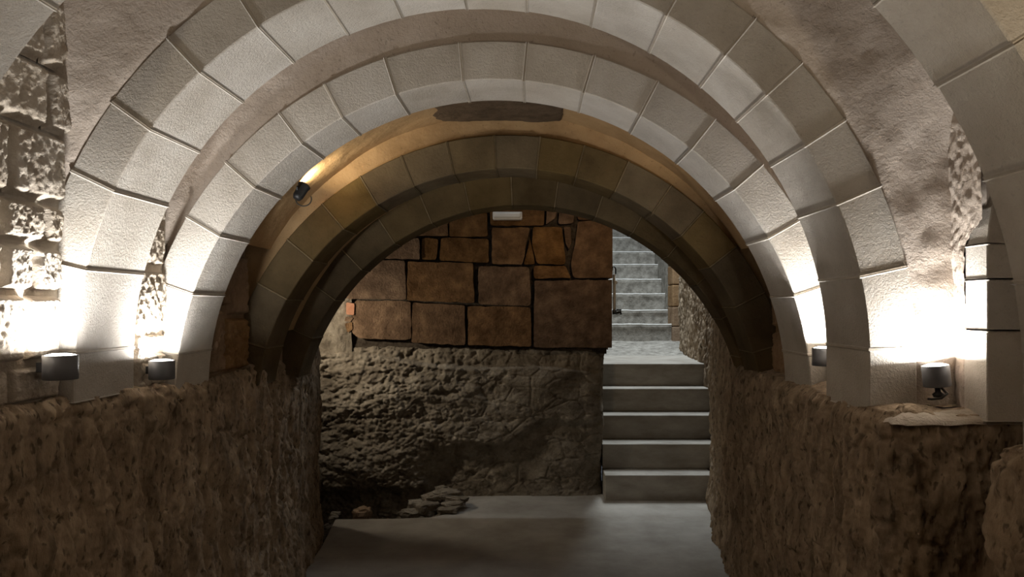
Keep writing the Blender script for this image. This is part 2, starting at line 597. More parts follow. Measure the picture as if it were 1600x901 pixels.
wl = rock_sheet('wall_left', [(-1.36, -2.5), (-1.37, 1.2), (-1.36, 2.0), (-1.335, 2.4), (-1.305, 2.8), (-1.28, 3.5), (-1.28, 4.1),
                              (-1.37, 4.7), (-1.43, 5.12), (-1.55, 5.24), (-2.3, 5.25)], +1, -0.4, top_left, 0.42, 0.008, 'rock',
                disp_hewn(0.0, ((2.62, 0.025, 0.04, 0, 1.0), (3.20, 0.05, 0.10, 0.3, 0.72), (3.02, 0.02, 0.03, 0, 0.9), (3.75, 0.03, 0.04, 0, 1.2), (4.55, 0.04, 0.05, 0, 2))), resz=0.009)
wl['kind'] = 'structure'
wl['label'] = 'dark brown hewn rock wall below the arches, on the rubble pit side'
wr = rock_sheet('wall_right', [(1.05, -2.5), (1.0, 1.0), (0.975, 1.62), (1.06, 1.68), (1.45, 1.72), (1.5, 2.0), (1.36, 2.10), (1.01, 2.11),
                               (0.975, 2.2), (0.965, 2.6), (0.985, 3.0), (1.02, 3.6), (1.07, 4.16), (1.19, 4.9), (1.33, 5.72), (1.43, 6.1),
                               (1.51, 6.5), (1.51, 6.9), (1.58, 8.0), (1.62, 8.5)], -1, -0.3, top_right, 0.45, 0.008, 'rock',
                disp_hewn(21.0, ((2.50, 0.022, 0.05, 0, 1.2), (3.9, 0.05, 0.05, 0, 1.1), (4.6, 0.05, 0.06, 0, 2))), resz=0.009)
wr['kind'] = 'structure'
wr['label'] = 'dark brown hewn rock wall below the arches beside the stairs'
# pale worn mortar bed on the ledge beside the cylinder lamp
th = np.linspace(0, 1, 50)[:, None]
tv = np.linspace(0, 1, 26)[None]
Xb = 0.975 + 0.42 * th + 0 * tv
Yb = 2.095 + 0.20 * tv + 0 * th + 0.012 * perlin(th * 6, 0, 4.4)
edge = np.minimum(np.minimum(th, 1 - th) * 5, np.minimum(tv * 3, 1 + 0 * tv))
Zb = 1.140 + 0.030 * np.sqrt(np.clip(edge, 0, 1)) + 0.010 * fbm(Xb * 10, Yb * 22, 1.0, 3)
grid('mortar_bed', np.stack([Xb, Yb, Zb], -1), 'roughstone', wr)

for A in ARCH:
    make_arch(**A)

# ------------------------------------------------------------------ plastered spandrels, vaults and ceilings
def spandrel(name, A, rec, rmax, mat, amp=0.02, hi=190, lo=-10, seed=0.0, flare=0.0):
    a = np.radians(np.linspace(lo, hi, 260))[:, None]
    r = np.linspace(A['ro'] - 0.012, rmax, 46)[None]
    X = A['cx'] + r * np.cos(a)
    Z = A['cz'] + r * np.sin(a)
    Y = A['y0'] + rec + amp * fbm(X * 3 + seed, seed + 0 * X, Z * 3, 4) + amp * 0.35 * fbm(X * 14, seed + 0 * X, Z * 14, 3)
    Y = Y - np.minimum(flare * (r - A['ro']), 0.09) * (1 - sstep(0.98, 1.12, X) * sstep(2.2, 1.9, Z))
    if not flare:
        Y = np.maximum(Y, A['y0'] + 0.012)
    else:
        Y = np.where(r < A['ro'] + 0.004, A['y0'] + 0.02, Y)
    o = grid(name, np.stack([X, Y, Z], -1), mat, None)
    o['kind'] = 'structure'
    return o


def vault(name, cx, cz, r, y0, y1, lo, hi, mat, amp=0.012, seed=0.0, n=40):
    a = np.radians(np.linspace(lo, hi, 180))[:, None]
    y = np.linspace(y0, y1, n)[None]
    rr = r + amp * fbm(np.cos(a) * 4, y * 4 + seed, np.sin(a) * 4, 4)
    P = np.stack([cx + rr * np.cos(a), y + 0 * a, cz + rr * np.sin(a)], -1)
    o = grid(name, P, mat, None)
    o['kind'] = 'structure'
    return o


spandrel('wall_plaster', ARCH[1], 0.004, 2.1, 'plaster', 0.022, seed=2.0, flare=0.28)
spandrel('wall_plaster', ARCH[2], 0.030, 1.7, 'plaster', 0.012, seed=5.0)
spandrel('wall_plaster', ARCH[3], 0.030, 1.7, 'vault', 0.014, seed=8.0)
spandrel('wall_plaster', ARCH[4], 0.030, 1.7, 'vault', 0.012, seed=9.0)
spandrel('wall_plaster', dict(cx=-0.14, cz=1.3, ro=RO + 0.05, y0=1.36), 0.03, 2.1, 'plaster', 0.02, seed=3.0)
vault('ceiling', -0.1, 1.25, 1.80, -2.5, 2.32, -3, 183, 'plaster', 0.02)
vault('ceiling', -0.165, 1.300, 1.31, 2.56, 2.87, 28, 152, 'plaster', 0.008, 3.0)
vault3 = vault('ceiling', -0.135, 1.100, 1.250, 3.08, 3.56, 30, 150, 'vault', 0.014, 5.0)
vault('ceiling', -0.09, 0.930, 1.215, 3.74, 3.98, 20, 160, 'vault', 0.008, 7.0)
# bare rock where the plaster has come off over the second arch
u = np.linspace(0, 1, 120)[:, None]
v = np.linspace(0, 1, 50)[None]
Xe = -0.62 + 0.78 * u + 0 * v
Ye = 3.09 + 0.44 * v + 0 * u
Ze = 2.314 + 0.010 * fbm(Xe * 9, Ye * 9, 0.4, 4) + 0.05 * sstep(0.06, 0.0, u) + 0.05 * sstep(0.94, 1.0, u)
grid('exposed_rock', np.stack([Xe, Ye, Ze], -1), 'darkstone', vault3)
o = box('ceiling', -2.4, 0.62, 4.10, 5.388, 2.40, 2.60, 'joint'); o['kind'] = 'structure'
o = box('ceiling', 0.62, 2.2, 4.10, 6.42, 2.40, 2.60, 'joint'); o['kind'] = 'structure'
o = box('wall_rear', -2.2, 2.2, -2.6, -2.5, -0.3, 3.2, 'roughstone'); o['kind'] = 'structure'


# ------------------------------------------------------------------ rough stone side walls between the arches
def rough_block(parent, xw, sgn, y0, y1, z0, z1, mat, boss=0.02, seed=0.0, n=52, lean=0.0):
    """a bossed wall stone on the plane x = xw whose face looks towards sgn (+1: +X)"""
    u = np.linspace(0, 1, n)[:, None]
    v = np.linspace(0, 1, n)[None]
    g = 0.004
    wob = 0.005
    Y = y0 + g + (y1 - y0 - 2 * g) * u + 0 * v
    Z = z0 + g + (z1 - z0 - 2 * g) * v + 0 * u
    Y = Y + wob * perlin(Z * 14, seed, 1.1) * np.where((u == 0) | (u == 1), 1, 0.3)
    e = np.minimum(np.minimum(u, 1 - u) * (y1 - y0), np.minimum(v, 1 - v) * (z1 - z0))
    rim = sstep(0, 0.02, e)
    f1, f2 = worley(Y * 38 + seed, seed * 3 + 0 * Y, Z * 26)
    D = -0.03 + 0.03 * rim + boss * rim * (0.2 + 0.45 * fbm(Y * 9 + seed, seed * 3 + 0 * Y, Z * 7, 3)) + boss * 0.8 * rim * fbm(Y * 40 + seed, 2.2 + 0 * Y, Z * 24, 4, 0.7) - boss * 0.45 * rim * sstep(0.45, 0.1, f1)
    X = xw + sgn * D + lean * (Z - 1.2)
    P = np.stack([X, Y, Z], -1)
    # skirt running back into the wall
    return grid('wall_stone', P, mat, parent, smooth=True, flip=(sgn < 0))


wls = structure('wall_left_stonework', (-1.42, 2.0, 1.2))
wls.name = 'wall_left_upper'
box('mortar_bed', -1.60, -1.395, 1.40, 2.28, 1.15, 2.75, 'roughstone', wls)
zc = [1.19, 1.305, 1.50, 1.635, 1.755, 1.955, 2.135, 2.33, 2.52]
ycs = [[1.6, 1.80, 2.02, 2.24], [1.6, 1.86, 2.085, 2.24], [1.6, 1.78, 1.985, 2.11, 2.24], [1.6, 1.84, 1.975, 2.15, 2.24],
       [1.6, 1.85, 2.00, 2.24], [1.6, 1.8, 2.15, 2.26], [1.6, 1.95, 2.13, 2.26], [1.6, 1.9, 2.1, 2.26]]
sd = 0
for k, ys in enumerate(ycs):
    for a, b in zip(ys, ys[1:]):
        sd += 1
        rough_block(wls, -1.378, +1, a, b, zc[k], zc[k + 1], 'roughstone', rnd.uniform(0.011, 0.019), sd * 3.7, lean=0.03)
# bay between the large lit arch and the next one
box('mortar_bed', -1.60, -1.36, 2.575, 2.83, 1.12, 2.05, 'roughstone', wls)
for a, b, z0, z1 in ((2.585, 2.66, 1.17, 1.38), (2.66, 2.81, 1.17, 1.31), (2.66, 2.81, 1.315, 1.375), (2.585, 2.81, 1.38, 1.60), (2.585, 2.81, 1.60, 1.76), (2.585, 2.81, 1.76, 1.98)):
    sd += 1
    rough_block(wls, -1.345, +1, a, b, z0, z1, 'roughstone', 0.022, sd * 3.7)
box('mortar_bed', -1.60, -1.33, 3.09, 3.53, 1.12, 2.05, 'brownstone', wls)
for a, b, z0, z1 in ((3.105, 3.25, 1.18, 1.46), (3.25, 3.515, 1.18, 1.42), (3.105, 3.30, 1.46, 1.72), (3.30, 3.515, 1.42, 1.70), (3.105, 3.515, 1.72, 1.95)):
    sd += 1
    rough_block(wls, -1.305, +1, a, b, z0, z1, 'brownstone', 0.022, sd * 3.7)
box('mortar_bed', -1.60, -1.29, 3.75, 3.95, 1.12, 2.0, 'brownstone', wls)

wrs = structure('wall_right_upper', (1.3, 2.2, 1.15))
# rough plaster beside the cylinder lamp, bay walls
u = np.linspace(0, 1, 44)[:, None]
v = np.linspace(0, 1, 190)[None]
Zp = 1.14 + 1.5 * v + 0 * u
Ys = 2.19 - 0.10 * sstep(1.63, 1.72, Zp)
Yp = Ys + (2.30 - Ys) * u
Xp = 1.236 - 0.03 * (Zp - 1.2) - 0.012 * fbm(Yp * 7, 4.1 + 0 * Yp, Zp * 7, 4, 0.6) - 0.008 * fbm(Yp * 40, 1.1, Zp * 40, 3)
grid('rough_plaster', np.stack([Xp, Yp, Zp], -1), 'plaster', wrs)
for xw, ya, yb, mt in ((1.075, 2.585, 2.81, 'roughstone'), (1.085, 3.105, 3.515, 'brownstone'), (1.13, 3.76, 3.93, 'brownstone')):
    box('mortar_bed', xw + 0.02, xw + 0.3, ya - 0.01, yb + 0.01, 1.10, 2.05, mt, wrs)
    for z0, z1 in ((1.15, 1.36), (1.36, 1.60), (1.60, 1.80), (1.80, 1.98)):
        sd += 1
        ym = ya + (yb - ya) * rnd.uniform(0.4, 0.6)
        for a, b in ((ya, ym), (ym, yb)):
            rough_block(wrs, xw, -1, a, b, z0, z1, mt, 0.02, sd * 3.7 + a)
box('mortar_bed', 1.36, 1.6, 1.55, 2.3, 1.10, 2.6, 'roughstone', wrs)
box('plaster_fill', 1.248, 1.6, 2.11, 2.3, 1.62, 2.6, 'plaster', wrs, 0.01)

# side arch springing away beside the cylinder lamp
sa = thing('side_arch', 'pale stone side arch springing beside the cylinder lamp, behind the nearest arch', 'arch', (1.55, 2.14, 1.16))
scx, scz = 1.83, 1.60
for k, (a0, a1) in enumerate(((('L', 1.15), ('L', 1.395)), (('L', 1.40), ('L', 1.535)), (('L', 1.54), ('L', 1.632)))):
    back = (2.20, 2.195, 2.195)[k]
    voussoir(sa, scx, scz, 0.40, 0.60, 2.085, back, [a0, a1], jit=0.003, bev=0.003)
for k, (a0, a1) in enumerate(((176.5, 158), (157.4, 140), (139.4, 122), (121.4, 104), (103.4, 88))):
    voussoir(sa, scx, scz, 0.40, 0.60, 2.085, 2.185 - 0.01 * k, [(a0 + (a1 - a0) * t / 4, 0) for t in range(5)], jit=0.003, bev=0.003)

# ------------------------------------------------------------------ end wall: rock below, cut blocks above
YB = 5.90


def disp_back(X, Y, Z):
    pxx = VX + X / YB * FPX
    pyy = VY + (H - Z) / YB * FPX
    face = sstep(YB + 0.12, YB - 0.02, Y) + 0 * X
    line1 = 553 + (pxx - 510) * 0.068 + 5 * np.sin(pxx * 0.02)           # long split running gently downwards
    d = 0.085 * sstep(-2, 5, pyy - line1)
    line2 = 700 - 52 * sstep(700, 940, pxx) + 8 * np.sin(pxx * 0.05)
    d = d - 0.10 * sstep(-4, 10, pyy - line2) * sstep(660, 720, pxx)
    left = sstep(760, 600, pxx)
    d = d + 0.07 * left * np.exp(-((pyy - 725) / 40) ** 2) + 0.05 * left * np.exp(-((pyy - 625) / 24) ** 2)
    d = d - 0.13 * np.exp(-(((pxx - 688) / 26) ** 2 + ((pyy - 735) / 34) ** 2))
    d = d - 0.10 * left * sstep(755, 775, pyy)
    rough = 0.25 + 0.75 * sstep(840, 600, pxx)
    d = d * face
    d = d + 0.05 * fbm(X * 2.2, Y * 2.2 + 4, Z * 3.0, 3) + rough * 0.030 * fbm(X * 7, Y * 7, Z * 9, 4, 0.6)
    f1, f2 = worley(X * 13, Y * 13, Z * 19)
    d = d + rough * 0.022 * (0.5 - f1)
    f1, f2 = worley(X * 31, Y * 31, Z * 40, 9)
    d = d + rough * 0.020 * (0.5 - f1)
    hp = fbm(X * 11 + 3, Y * 11, Z * 18, 3, 0.6)
    d = d - rough * 0.030 * sstep(0.14, 0.40, hp)
    g1, g2 = worley(X * 5, Y * 5, Z * 8, 50)
    d = d - 0.009 * sstep(0.07, 0.0, g2 - g1)
    return d


br = rock_sheet('wall_back', [(-2.4, YB + 0.02), (-1.0, YB + 0.03), (0.47, YB + 0.05), (0.545, YB + 0.12), (0.55, 7.6)], +1, -0.45,
                lambda x, y: 1.150, 0.30, 0.0075, 'greyrock', disp_back, resz=0.0075)
br['kind'] = 'structure'
br['label'] = 'rough grey brown bedrock under the brown block wall'

wb = structure('wall_back_upper', (-0.8, 6.1, 1.14))
box('mortar_bed', -2.4, 0.56, 5.962, 6.30, 1.10, 2.6, 'joint', wb)
box('rubble_core', 0.30, 0.575, 6.0, 7.6, 1.13, 2.6, 'brownstone', wb)
blocks = [
    [(556, 469), (641, 471), (642, 529), (632, 531), (560, 528), (550, 520), (548, 480)],
    [(645, 472), (726, 477), (727, 539), (643, 535)],
    [(731, 478), (829, 480), (830, 541), (731, 539)],
    [(835, 438), (956, 437), (956, 543), (834, 542)],
    [(520, 404), (632, 407), (634, 468), (520, 466)],
    [(637, 408), (739, 411), (741, 473), (636, 469)],
    [(748, 416), (827, 417), (829, 478), (747, 475)],
    [(834, 415), (884, 415), (892, 434), (834, 435)],
    [(560, 372), (655, 372), (656, 405), (560, 403)],
    [(659, 371), (684, 373), (681, 405), (658, 405)],
    [(689, 371), (763, 373), (764, 410), (686, 407)],
    [(768, 355), (828, 355), (816, 413), (769, 412)],
    [(828, 372), (836, 412), (818, 413)],
    [(833, 354), (878, 355), (884, 413), (839, 412), (831, 380)],
    [(881, 354), (892, 354), (893, 378), (889, 389), (884, 380)],
    [(903, 346), (957, 345), (957, 434), (896, 434), (892, 412), (899, 380)],
    [(640, 332), (700, 332), (700, 368), (640, 369)],
    [(702, 332), (761, 332), (762, 369), (702, 369)],
    [(766, 318), (850, 318), (850, 352), (766, 352)],
    [(854, 318), (872, 318), (868, 340), (853, 351)],
    [(874, 330), (898, 326), (896, 348), (872, 350)],
    [(902, 300), (957, 300), (957, 342), (903, 343)],
    [(640, 295), (762, 295), (762, 329), (640, 329)],
    [(766, 290), (898, 290), (898, 315), (766, 315)],
]


def prism_block(parent, poly, y, depth, mat, name='wall_stone', bev=0.012):
    # spacing between neighbouring stones comes from a slight inset
    bm = bmesh.new()
    pl = []
    n0 = len(poly)
    rb = random.Random(int(sum(q[0] * 7 + q[1] for q in poly)))
    for i in range(n0):
        p0, p1, p2 = (Vector(poly[(i + k) % n0]) for k in (-1, 0, 1))
        ea, eb = (p0 - p1), (p2 - p1)
        ca, cb = min(4.0, ea.length * 0.2) * rb.uniform(0.3, 1.2), min(4.0, eb.length * 0.2) * rb.uniform(0.3, 1.2)
        keep = p1.x > 950
        A_, B_ = p1 + ea.normalized() * ca, p1 + eb.normalized() * cb
        if keep:
            pl.append(p1)
        else:
            pl += [A_, (A_ + B_ + p1) / 3, B_]
        m = max(0, int(eb.length / 11) - 1)
        for t in range(1, m + 1):
            q = p1 + eb * (0.08 + 0.84 * t / (m + 1))
            j = 0 if p1.x > 950 and p2.x > 950 else 0.9
            pl.append(q + Vector((rb.uniform(-j, j), rb.uniform(-j, j))))
    vs = [px(q[0], q[1], YB) for q in pl]
    f = [bm.verts.new((p.x, y, p.z)) for p in vs]
    b = [bm.verts.new((p.x, y + depth, p.z)) for p in vs]
    n = len(vs)
    front = bm.faces.new(f)
    bm.faces.new(b[::-1])
    for i in range(n):
        j = (i + 1) % n
        bm.faces.new((f[i], b[i], b[j], f[j]))
    inn = bmesh.ops.inset_region(bm, faces=[front], thickness=bev * 0.7, depth=0.0)
    bmesh.ops.translate(bm, vec=(0, -bev, 0), verts=front.verts)
    return from_bm(name, bm, mat, parent)


for k, poly in enumerate(blocks):
    right = max(p[0] for p in poly) > 950
    small = max(p[0] for p in poly) - min(p[0] for p in poly) < 30
    prism_block(wb, poly, 5.905 + rnd.uniform(0, 0.022), 0.42 if right else 0.16, 'ashlar', bev=0.006 if small else 0.012)
# brick scraps and pale render at the left end of the block wall
prism_block(wb, [(541, 472), (554, 474), (553, 492), (541, 491)], 5.90, 0.1, 'brick', 'brick', 0.003)
prism_block(wb, [(540, 494), (552, 496), (547, 503), (538, 501)], 5.905, 0.1, 'ashlar', 'wall_stone', 0.003)
prism_block(wb, [(538, 505), (550, 503), (551, 514), (543, 520)], 5.905, 0.1, 'ashlar', 'wall_stone', 0.003)
u = np.linspace(0, 1, 120)[:, None]
v = np.linspace(0, 1, 80)[None]
Xr = -2.3 + 0.89 * u + 0 * v
Zr = 1.10 + 1.3 * v + 0 * u
Yr = 5.93 - 0.05 * fbm(Xr * 5, 3.0, Zr * 5, 4) - 0.015 * fbm(Xr * 25, 3.0, Zr * 25, 3) - 0.03 * sstep(-1.44, -1.62, Xr)
grid('rough_render', np.stack([Xr, Yr, Zr], -1), 'greyrock', wb)
# outer end of the chamber
o = box('wall_chamber', -2.45, -2.3, 5.0, 6.2, -0.4, 2.6, 'greyrock'); o['kind'] = 'structure'

# ------------------------------------------------------------------ floor
fl = structure('floor', (0, 0, -0.5))
box('ground', -2.5, 2.2, -2.6, 6.2, -0.60, -0.42, 'earth', fl)


def slab(name, poly, z1, thick, mat, parent, bev=0.006):
    bm = bmesh.new()
    t = [bm.verts.new((x, y, z1)) for x, y in poly]
    b = [bm.verts.new((x, y, z1 - thick)) for x, y in poly]
    n = len(poly)
    top = bm.faces.new(t)
    bm.faces.new(b[::-1])
    for i in range(n):
        j = (i + 1) % n
        bm.faces.new((t[i], b[i], b[j], t[j]))
    if bev:
        bmesh.ops.bevel(bm, geom=list(top.edges), offset=bev, segments=2, affect='EDGES')
    return from_bm(name, bm, mat, parent)


slab('concrete_path', [(-1.24, -2.5), (-1.25, 3.0), (-1.262, 4.16), (-1.30, 4.7), (-1.375, 5.30), (-0.95, 5.31), (-0.72, 5.335), (-0.62, 5.42), (-0.56, 5.55),
                       (-0.555, 5.75), (-0.50, 6.05), (0.545, 6.05), (0.56, 5.84), (1.30, 5.84), (1.255, 5.5), (1.17, 4.9), (1.08, 4.16),
                       (1.02, 3.0), (1.0, -2.5)], 0.0, 0.10, 'concrete', fl)
box('earth_bank', -1.8, -1.15, -2.5, 5.2, -0.5, -0.03, 'earth', fl)
box('earth_bank', 0.9, 1.7, -2.5, 5.9, -0.5, -0.03, 'earth', fl)
box('sub_base', -1.2, 1.0, -2.5, 5.28, -0.5, -0.09, 'earth', fl)


def gravel_strip(name, label, pts, n, zb):
    bm = bmesh.new()
    r2 = random.Random(hash(name) % 1000 if False else len(label))
    for _ in range(n):
        t = r2.random() * (len(pts) - 1)
        i = min(int(t), len(pts) - 2)
        a, b = pts[i], pts[i + 1]
        f = t - i
        x = a[0] + (b[0] - a[0]) * f + r2.uniform(-0.035, 0.035)
        y = a[1] + (b[1] - a[1]) * f
        s = r2.uniform(0.005, 0.017)
        m = Matrix.Translation((x, y, zb + s * 0.4)) @ Matrix.Rotation(r2.random() * 6.28, 4, 'Z') @ Matrix.Rotation(r2.random() * 3, 4, 'X') @ Matrix.Diagonal((s * r2.uniform(0.7, 1.5), s, s * r2.uniform(0.5, 0.9), 1))
        bmesh.ops.create_icosphere(bm, subdivisions=1, radius=1, matrix=m)
    o = from_bm(name, bm, 'gravel', None)
    o['kind'] = 'stuff'
    o['label'] = label
    o['category'] = 'gravel'
    return o


gravel_strip('gravel', 'dark loose gravel at the path edge nearest the rubble pit', [(-1.275, 3.6), (-1.29, 4.16), (-1.33, 4.7), (-1.40, 5.25)], 420, -0.03)
gravel_strip('gravel', 'dark loose gravel along the path edge leading to the stairs', [(1.06, 3.6), (1.11, 4.16), (1.20, 4.9), (1.285, 5.5), (1.325, 5.8)], 420, -0.03)


# ------------------------------------------------------------------ stairs
st = thing('concrete_stairs', 'short flight of grey concrete steps beside the block wall', 'stairs', (0.94, 6.2, 0))
RS, TD, D0 = 0.193, 0.235, 5.80
xr = [1.36, 1.43, 1.50, 1.55, 1.62]
for i in range(5):
    y0 = D0 + i * TD
    bm = box_bm(0.535 if i < 2 else 0.50, xr[i], y0, 7.9 if i == 4 else y0 + TD + 0.05, -0.02 if i == 0 else i * RS - 0.0, (i + 1) * RS, 0.007, 2)
    from_bm('step', bm, 'step', st)
# landing behind the top step, rising to the old stairs
u = np.linspace(0, 1, 60)[:, None]
v = np.linspace(0, 1, 60)[None]
Xl = 0.45 + 1.35 * u + 0 * v
Yl = 7.86 + 1.3 * v + 0 * u
Zl = 5 * RS - 0.004 + 0.105 * sstep(7.9, 9.0, Yl) + 0.014 * fbm(Xl * 4, Yl * 4, 0.5, 4)
o = grid('floor_landing', np.stack([Xl, Yl, Zl], -1), 'oldstep')
o['kind'] = 'structure'

us = thing('old_stone_stairs', 'worn old stone stairs climbing away in cool daylight', 'stairs', (1.3, 10, 1.06))
ylines = [506, 484, 459, 436, 413, 393, 371, 350, 329]
zprev = 1.05
for i, yl in enumerate(ylines):
    d = 9.0 + 0.27 * i
    zt = H + (VY - yl) / FPX * d
    xre = (1050 - 2.6 * i - VX) / FPX * d
    n = 40
    u = np.linspace(0, 1, n)[:, None]
    prof = [(0.0, zprev - 0.05), (0.004, zprev + 0.03), (0.0, zprev + 0.07), (0.002, zt - 0.06), (-0.012, zt - 0.035), (-0.012, zt - 0.018), (0.002, zt - 0.005), (0.02, zt), (0.1, zt), (0.2, zt), (0.33, zt)]
    Y = d + np.array([p[0] for p in prof])[None] + 0 * u
    Z = np.array([p[1] for p in prof])[None] + 0 * u
    X = 0.5 + (xre - 0.5) * u + 0 * Y
    Yd = Y + 0.012 * fbm(X * 6, Z * 6, i * 1.7, 3)
    Zd = Z + 0.010 * fbm(X * 5, i * 2.1, 0.7, 3)
    so = grid('step', np.stack([X, Yd, Zd], -1), 'oldstep', us)
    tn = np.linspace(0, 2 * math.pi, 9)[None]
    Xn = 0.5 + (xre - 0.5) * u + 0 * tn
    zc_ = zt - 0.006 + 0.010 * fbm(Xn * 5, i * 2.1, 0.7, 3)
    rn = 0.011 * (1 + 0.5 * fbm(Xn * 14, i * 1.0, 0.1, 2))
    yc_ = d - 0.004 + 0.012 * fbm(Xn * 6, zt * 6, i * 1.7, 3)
    grid('lit_worn_nosing', np.stack([Xn, yc_ - rn * np.cos(tn), zc_ + rn * np.sin(tn)], -1), 'nosing', so)  # strip on the worn edge, coloured pale to stand for light from above
    zprev = zt

# stairwell masonry
ws = structure('wall_stairwell', (1.7, 8.8, 1.0))
for z0, z1 in ((1.02, 1.235), (1.24, 1.465), (1.47, 1.72), (1.725, 1.95), (1.955, 2.2)):
    bm = box_bm(1.605, 1.86, 8.92, 9.25, z0, z1, 0.012, 2)
    from_bm('wall_stone', bm, 'brownstone', ws)
bm = box_bm(1.62, 2.0, 9.25, 11.8, 0.9, 2.6, 0.01)
from_bm('plaster_side', bm, 'oldstep', ws)
bm = box_bm(1.85, 2.05, 8.3, 9.0, 0.9, 3.0, 0.01)
from_bm('plaster_side', bm, 'brownstone', ws)
bm = box_bm(0.3, 0.5, 7.5, 11.8, 0.6, 2.6, 0.01)
from_bm('plaster_side', bm, 'oldstep', ws)
bm = box_bm(0.3, 2.1, 11.6, 11.9, 0.9, 4.0, 0.01)
from_bm('plaster_side', bm, 'oldstep', ws)
post = thing('wooden_post', 'pale weathered post standing where the rock meets the old stairs', 'post', (1.70, 8.62, 1.03))
box('post_shaft', 1.675, 1.735, 8.60, 8.68, 1.03, 2.35, 'wood', post, 0.006)
box('post_foot', 1.665, 1.745, 8.59, 8.69, 1.02, 1.06, 'wood', post, 0.006)

# pipe with tap on the end of the block wall
pp = thing('water_pipe', 'white pipe with dark tap fixed to the end of the block wall', 'pipe', (0.64, 6.25, 1.38))
yq = 6.3
tube('pipe_run', [px(959, 428, yq), px(960, 445, yq), px(960, 470, yq), px(960, 487, yq)], 0.012, 'white', pp)
tube('hook', [px(956, 424, yq), px(957, 417, yq), px(960, 416, yq), px(962, 420, yq), px(962, 428, yq)], 0.006, 'lampblack', pp)
lathe('collar', [(0, -0.02), (0.018, -0.02), (0.02, 0), (0.018, 0.012), (0, 0.012)], px(961, 440, yq), 'white', pp, 16)
lathe('pipe_clip', [(0, -0.012), (0.018, -0.012), (0.018, 0.012), (0, 0.012)], px(960, 486, yq), 'lampgrey', pp, 16)
tube('tap_spout', [px(957, 489, yq), px(963, 489, yq), px(970, 487, yq), px(970, 491, yq)], 0.010, 'lampblack', pp)
lathe('tap_handle', [(0, -0.006), (0.02, -0.006), (0.022, 0.0), (0.02, 0.006), (0, 0.006)], px(967, 484, yq), 'lampblack', pp, 12)

# ------------------------------------------------------------------ rubble beside the pit
stones = [
    (700, 772, 5.62, 0.10, 0.07, 0.035, 'flat stone on top of the rubble heap', 20),
    (712, 779, 5.58, 0.085, 0.06, 0.022, 'thin pale slab at the rim of the concrete floor', -12),
    (708, 787, 5.54, 0.09, 0.06, 0.024, 'middle slab of the stack at the concrete rim', 8),
    (698, 796, 5.47, 0.085, 0.05, 0.022, 'lowest slab of the stack at the concrete rim', -18),
    (676, 780, 5.58, 0.07, 0.06, 0.045, 'rounded stone behind the stacked slabs', 30),
    (668, 794, 5.50, 0.09, 0.07, 0.05, 'dark lumpy stone in the middle of the rubble', 50),
    (650, 790, 5.55, 0.06, 0.05, 0.045, 'small dark stone at the pit side of the rubble', 10),
    (640, 803, 5.46, 0.07, 0.05, 0.035, 'low dark stone nearest the pit bottom', -30),
    (566, 803, 5.55, 0.06, 0.05, 0.05, 'reddish stone lying alone in the dark pit', 15),
    (690, 765, 5.70, 0.05, 0.04, 0.03, 'small stone at the peak of the rubble heap', 70),
    (524, 802, 5.42, 0.035, 0.03, 0.012, 'pale chip at the foot of the rock wall corner', 5),
    (521, 808, 5.36, 0.03, 0.025, 0.012, 'smaller pale chip nearest the path corner', -15),
]
for k, (x, y, d, a, b, c, lab, rz) in enumerate(stones):
    p = px(x, y, d)
    bm = bmesh.new()
    bmesh.ops.create_icosphere(bm, subdivisions=3, radius=1)
    for vtx in bm.verts:
        q = vtx.co
        n_ = 1 + 0.35 * float(perlin(q.x * 1.6 + k * 3, q.y * 1.6, q.z * 1.6)) + 0.12 * float(perlin(q.x * 5 + k, q.y * 5, q.z * 5))
        e = 0.62
        vtx.co = Vector([math.copysign(abs(t) ** e, t) * n_ for t in q])
    bmesh.ops.transform(bm, matrix=Matrix.Translation(p) @ Matrix.Rotation(R(rz), 4, 'Z') @ Matrix.Rotation(R(rnd.uniform(-8, 8)), 4, 'Y') @ Matrix.Diagonal((a, b, c, 1)), verts=bm.verts)
    o = from_bm('rubble_stone', bm, 'greyrock' if k != 8 else 'brownstone', None, False)
    o['label'] = lab
    o['category'] = 'stone'
    o['group'] = 'loose stones at the pit'
# bank of broken floor under the heap
u = np.linspace(0, 1, 60)[:, None]
v = np.linspace(0, 1, 60)[None]
Xk = -1.05 + 0.62 * u + 0 * v
Yk = 5.30 + 0.62 * v + 0 * u
Zk = -0.42 + 0.42 * sstep(-1.0, -0.6, Xk) + 0.05 * fbm(Xk * 8, Yk * 8, 0.2, 4)
Zk = np.minimum(Zk, -0.012)
grid('rubble_bank', np.stack([Xk, Yk, Zk], -1), 'greyrock', fl)


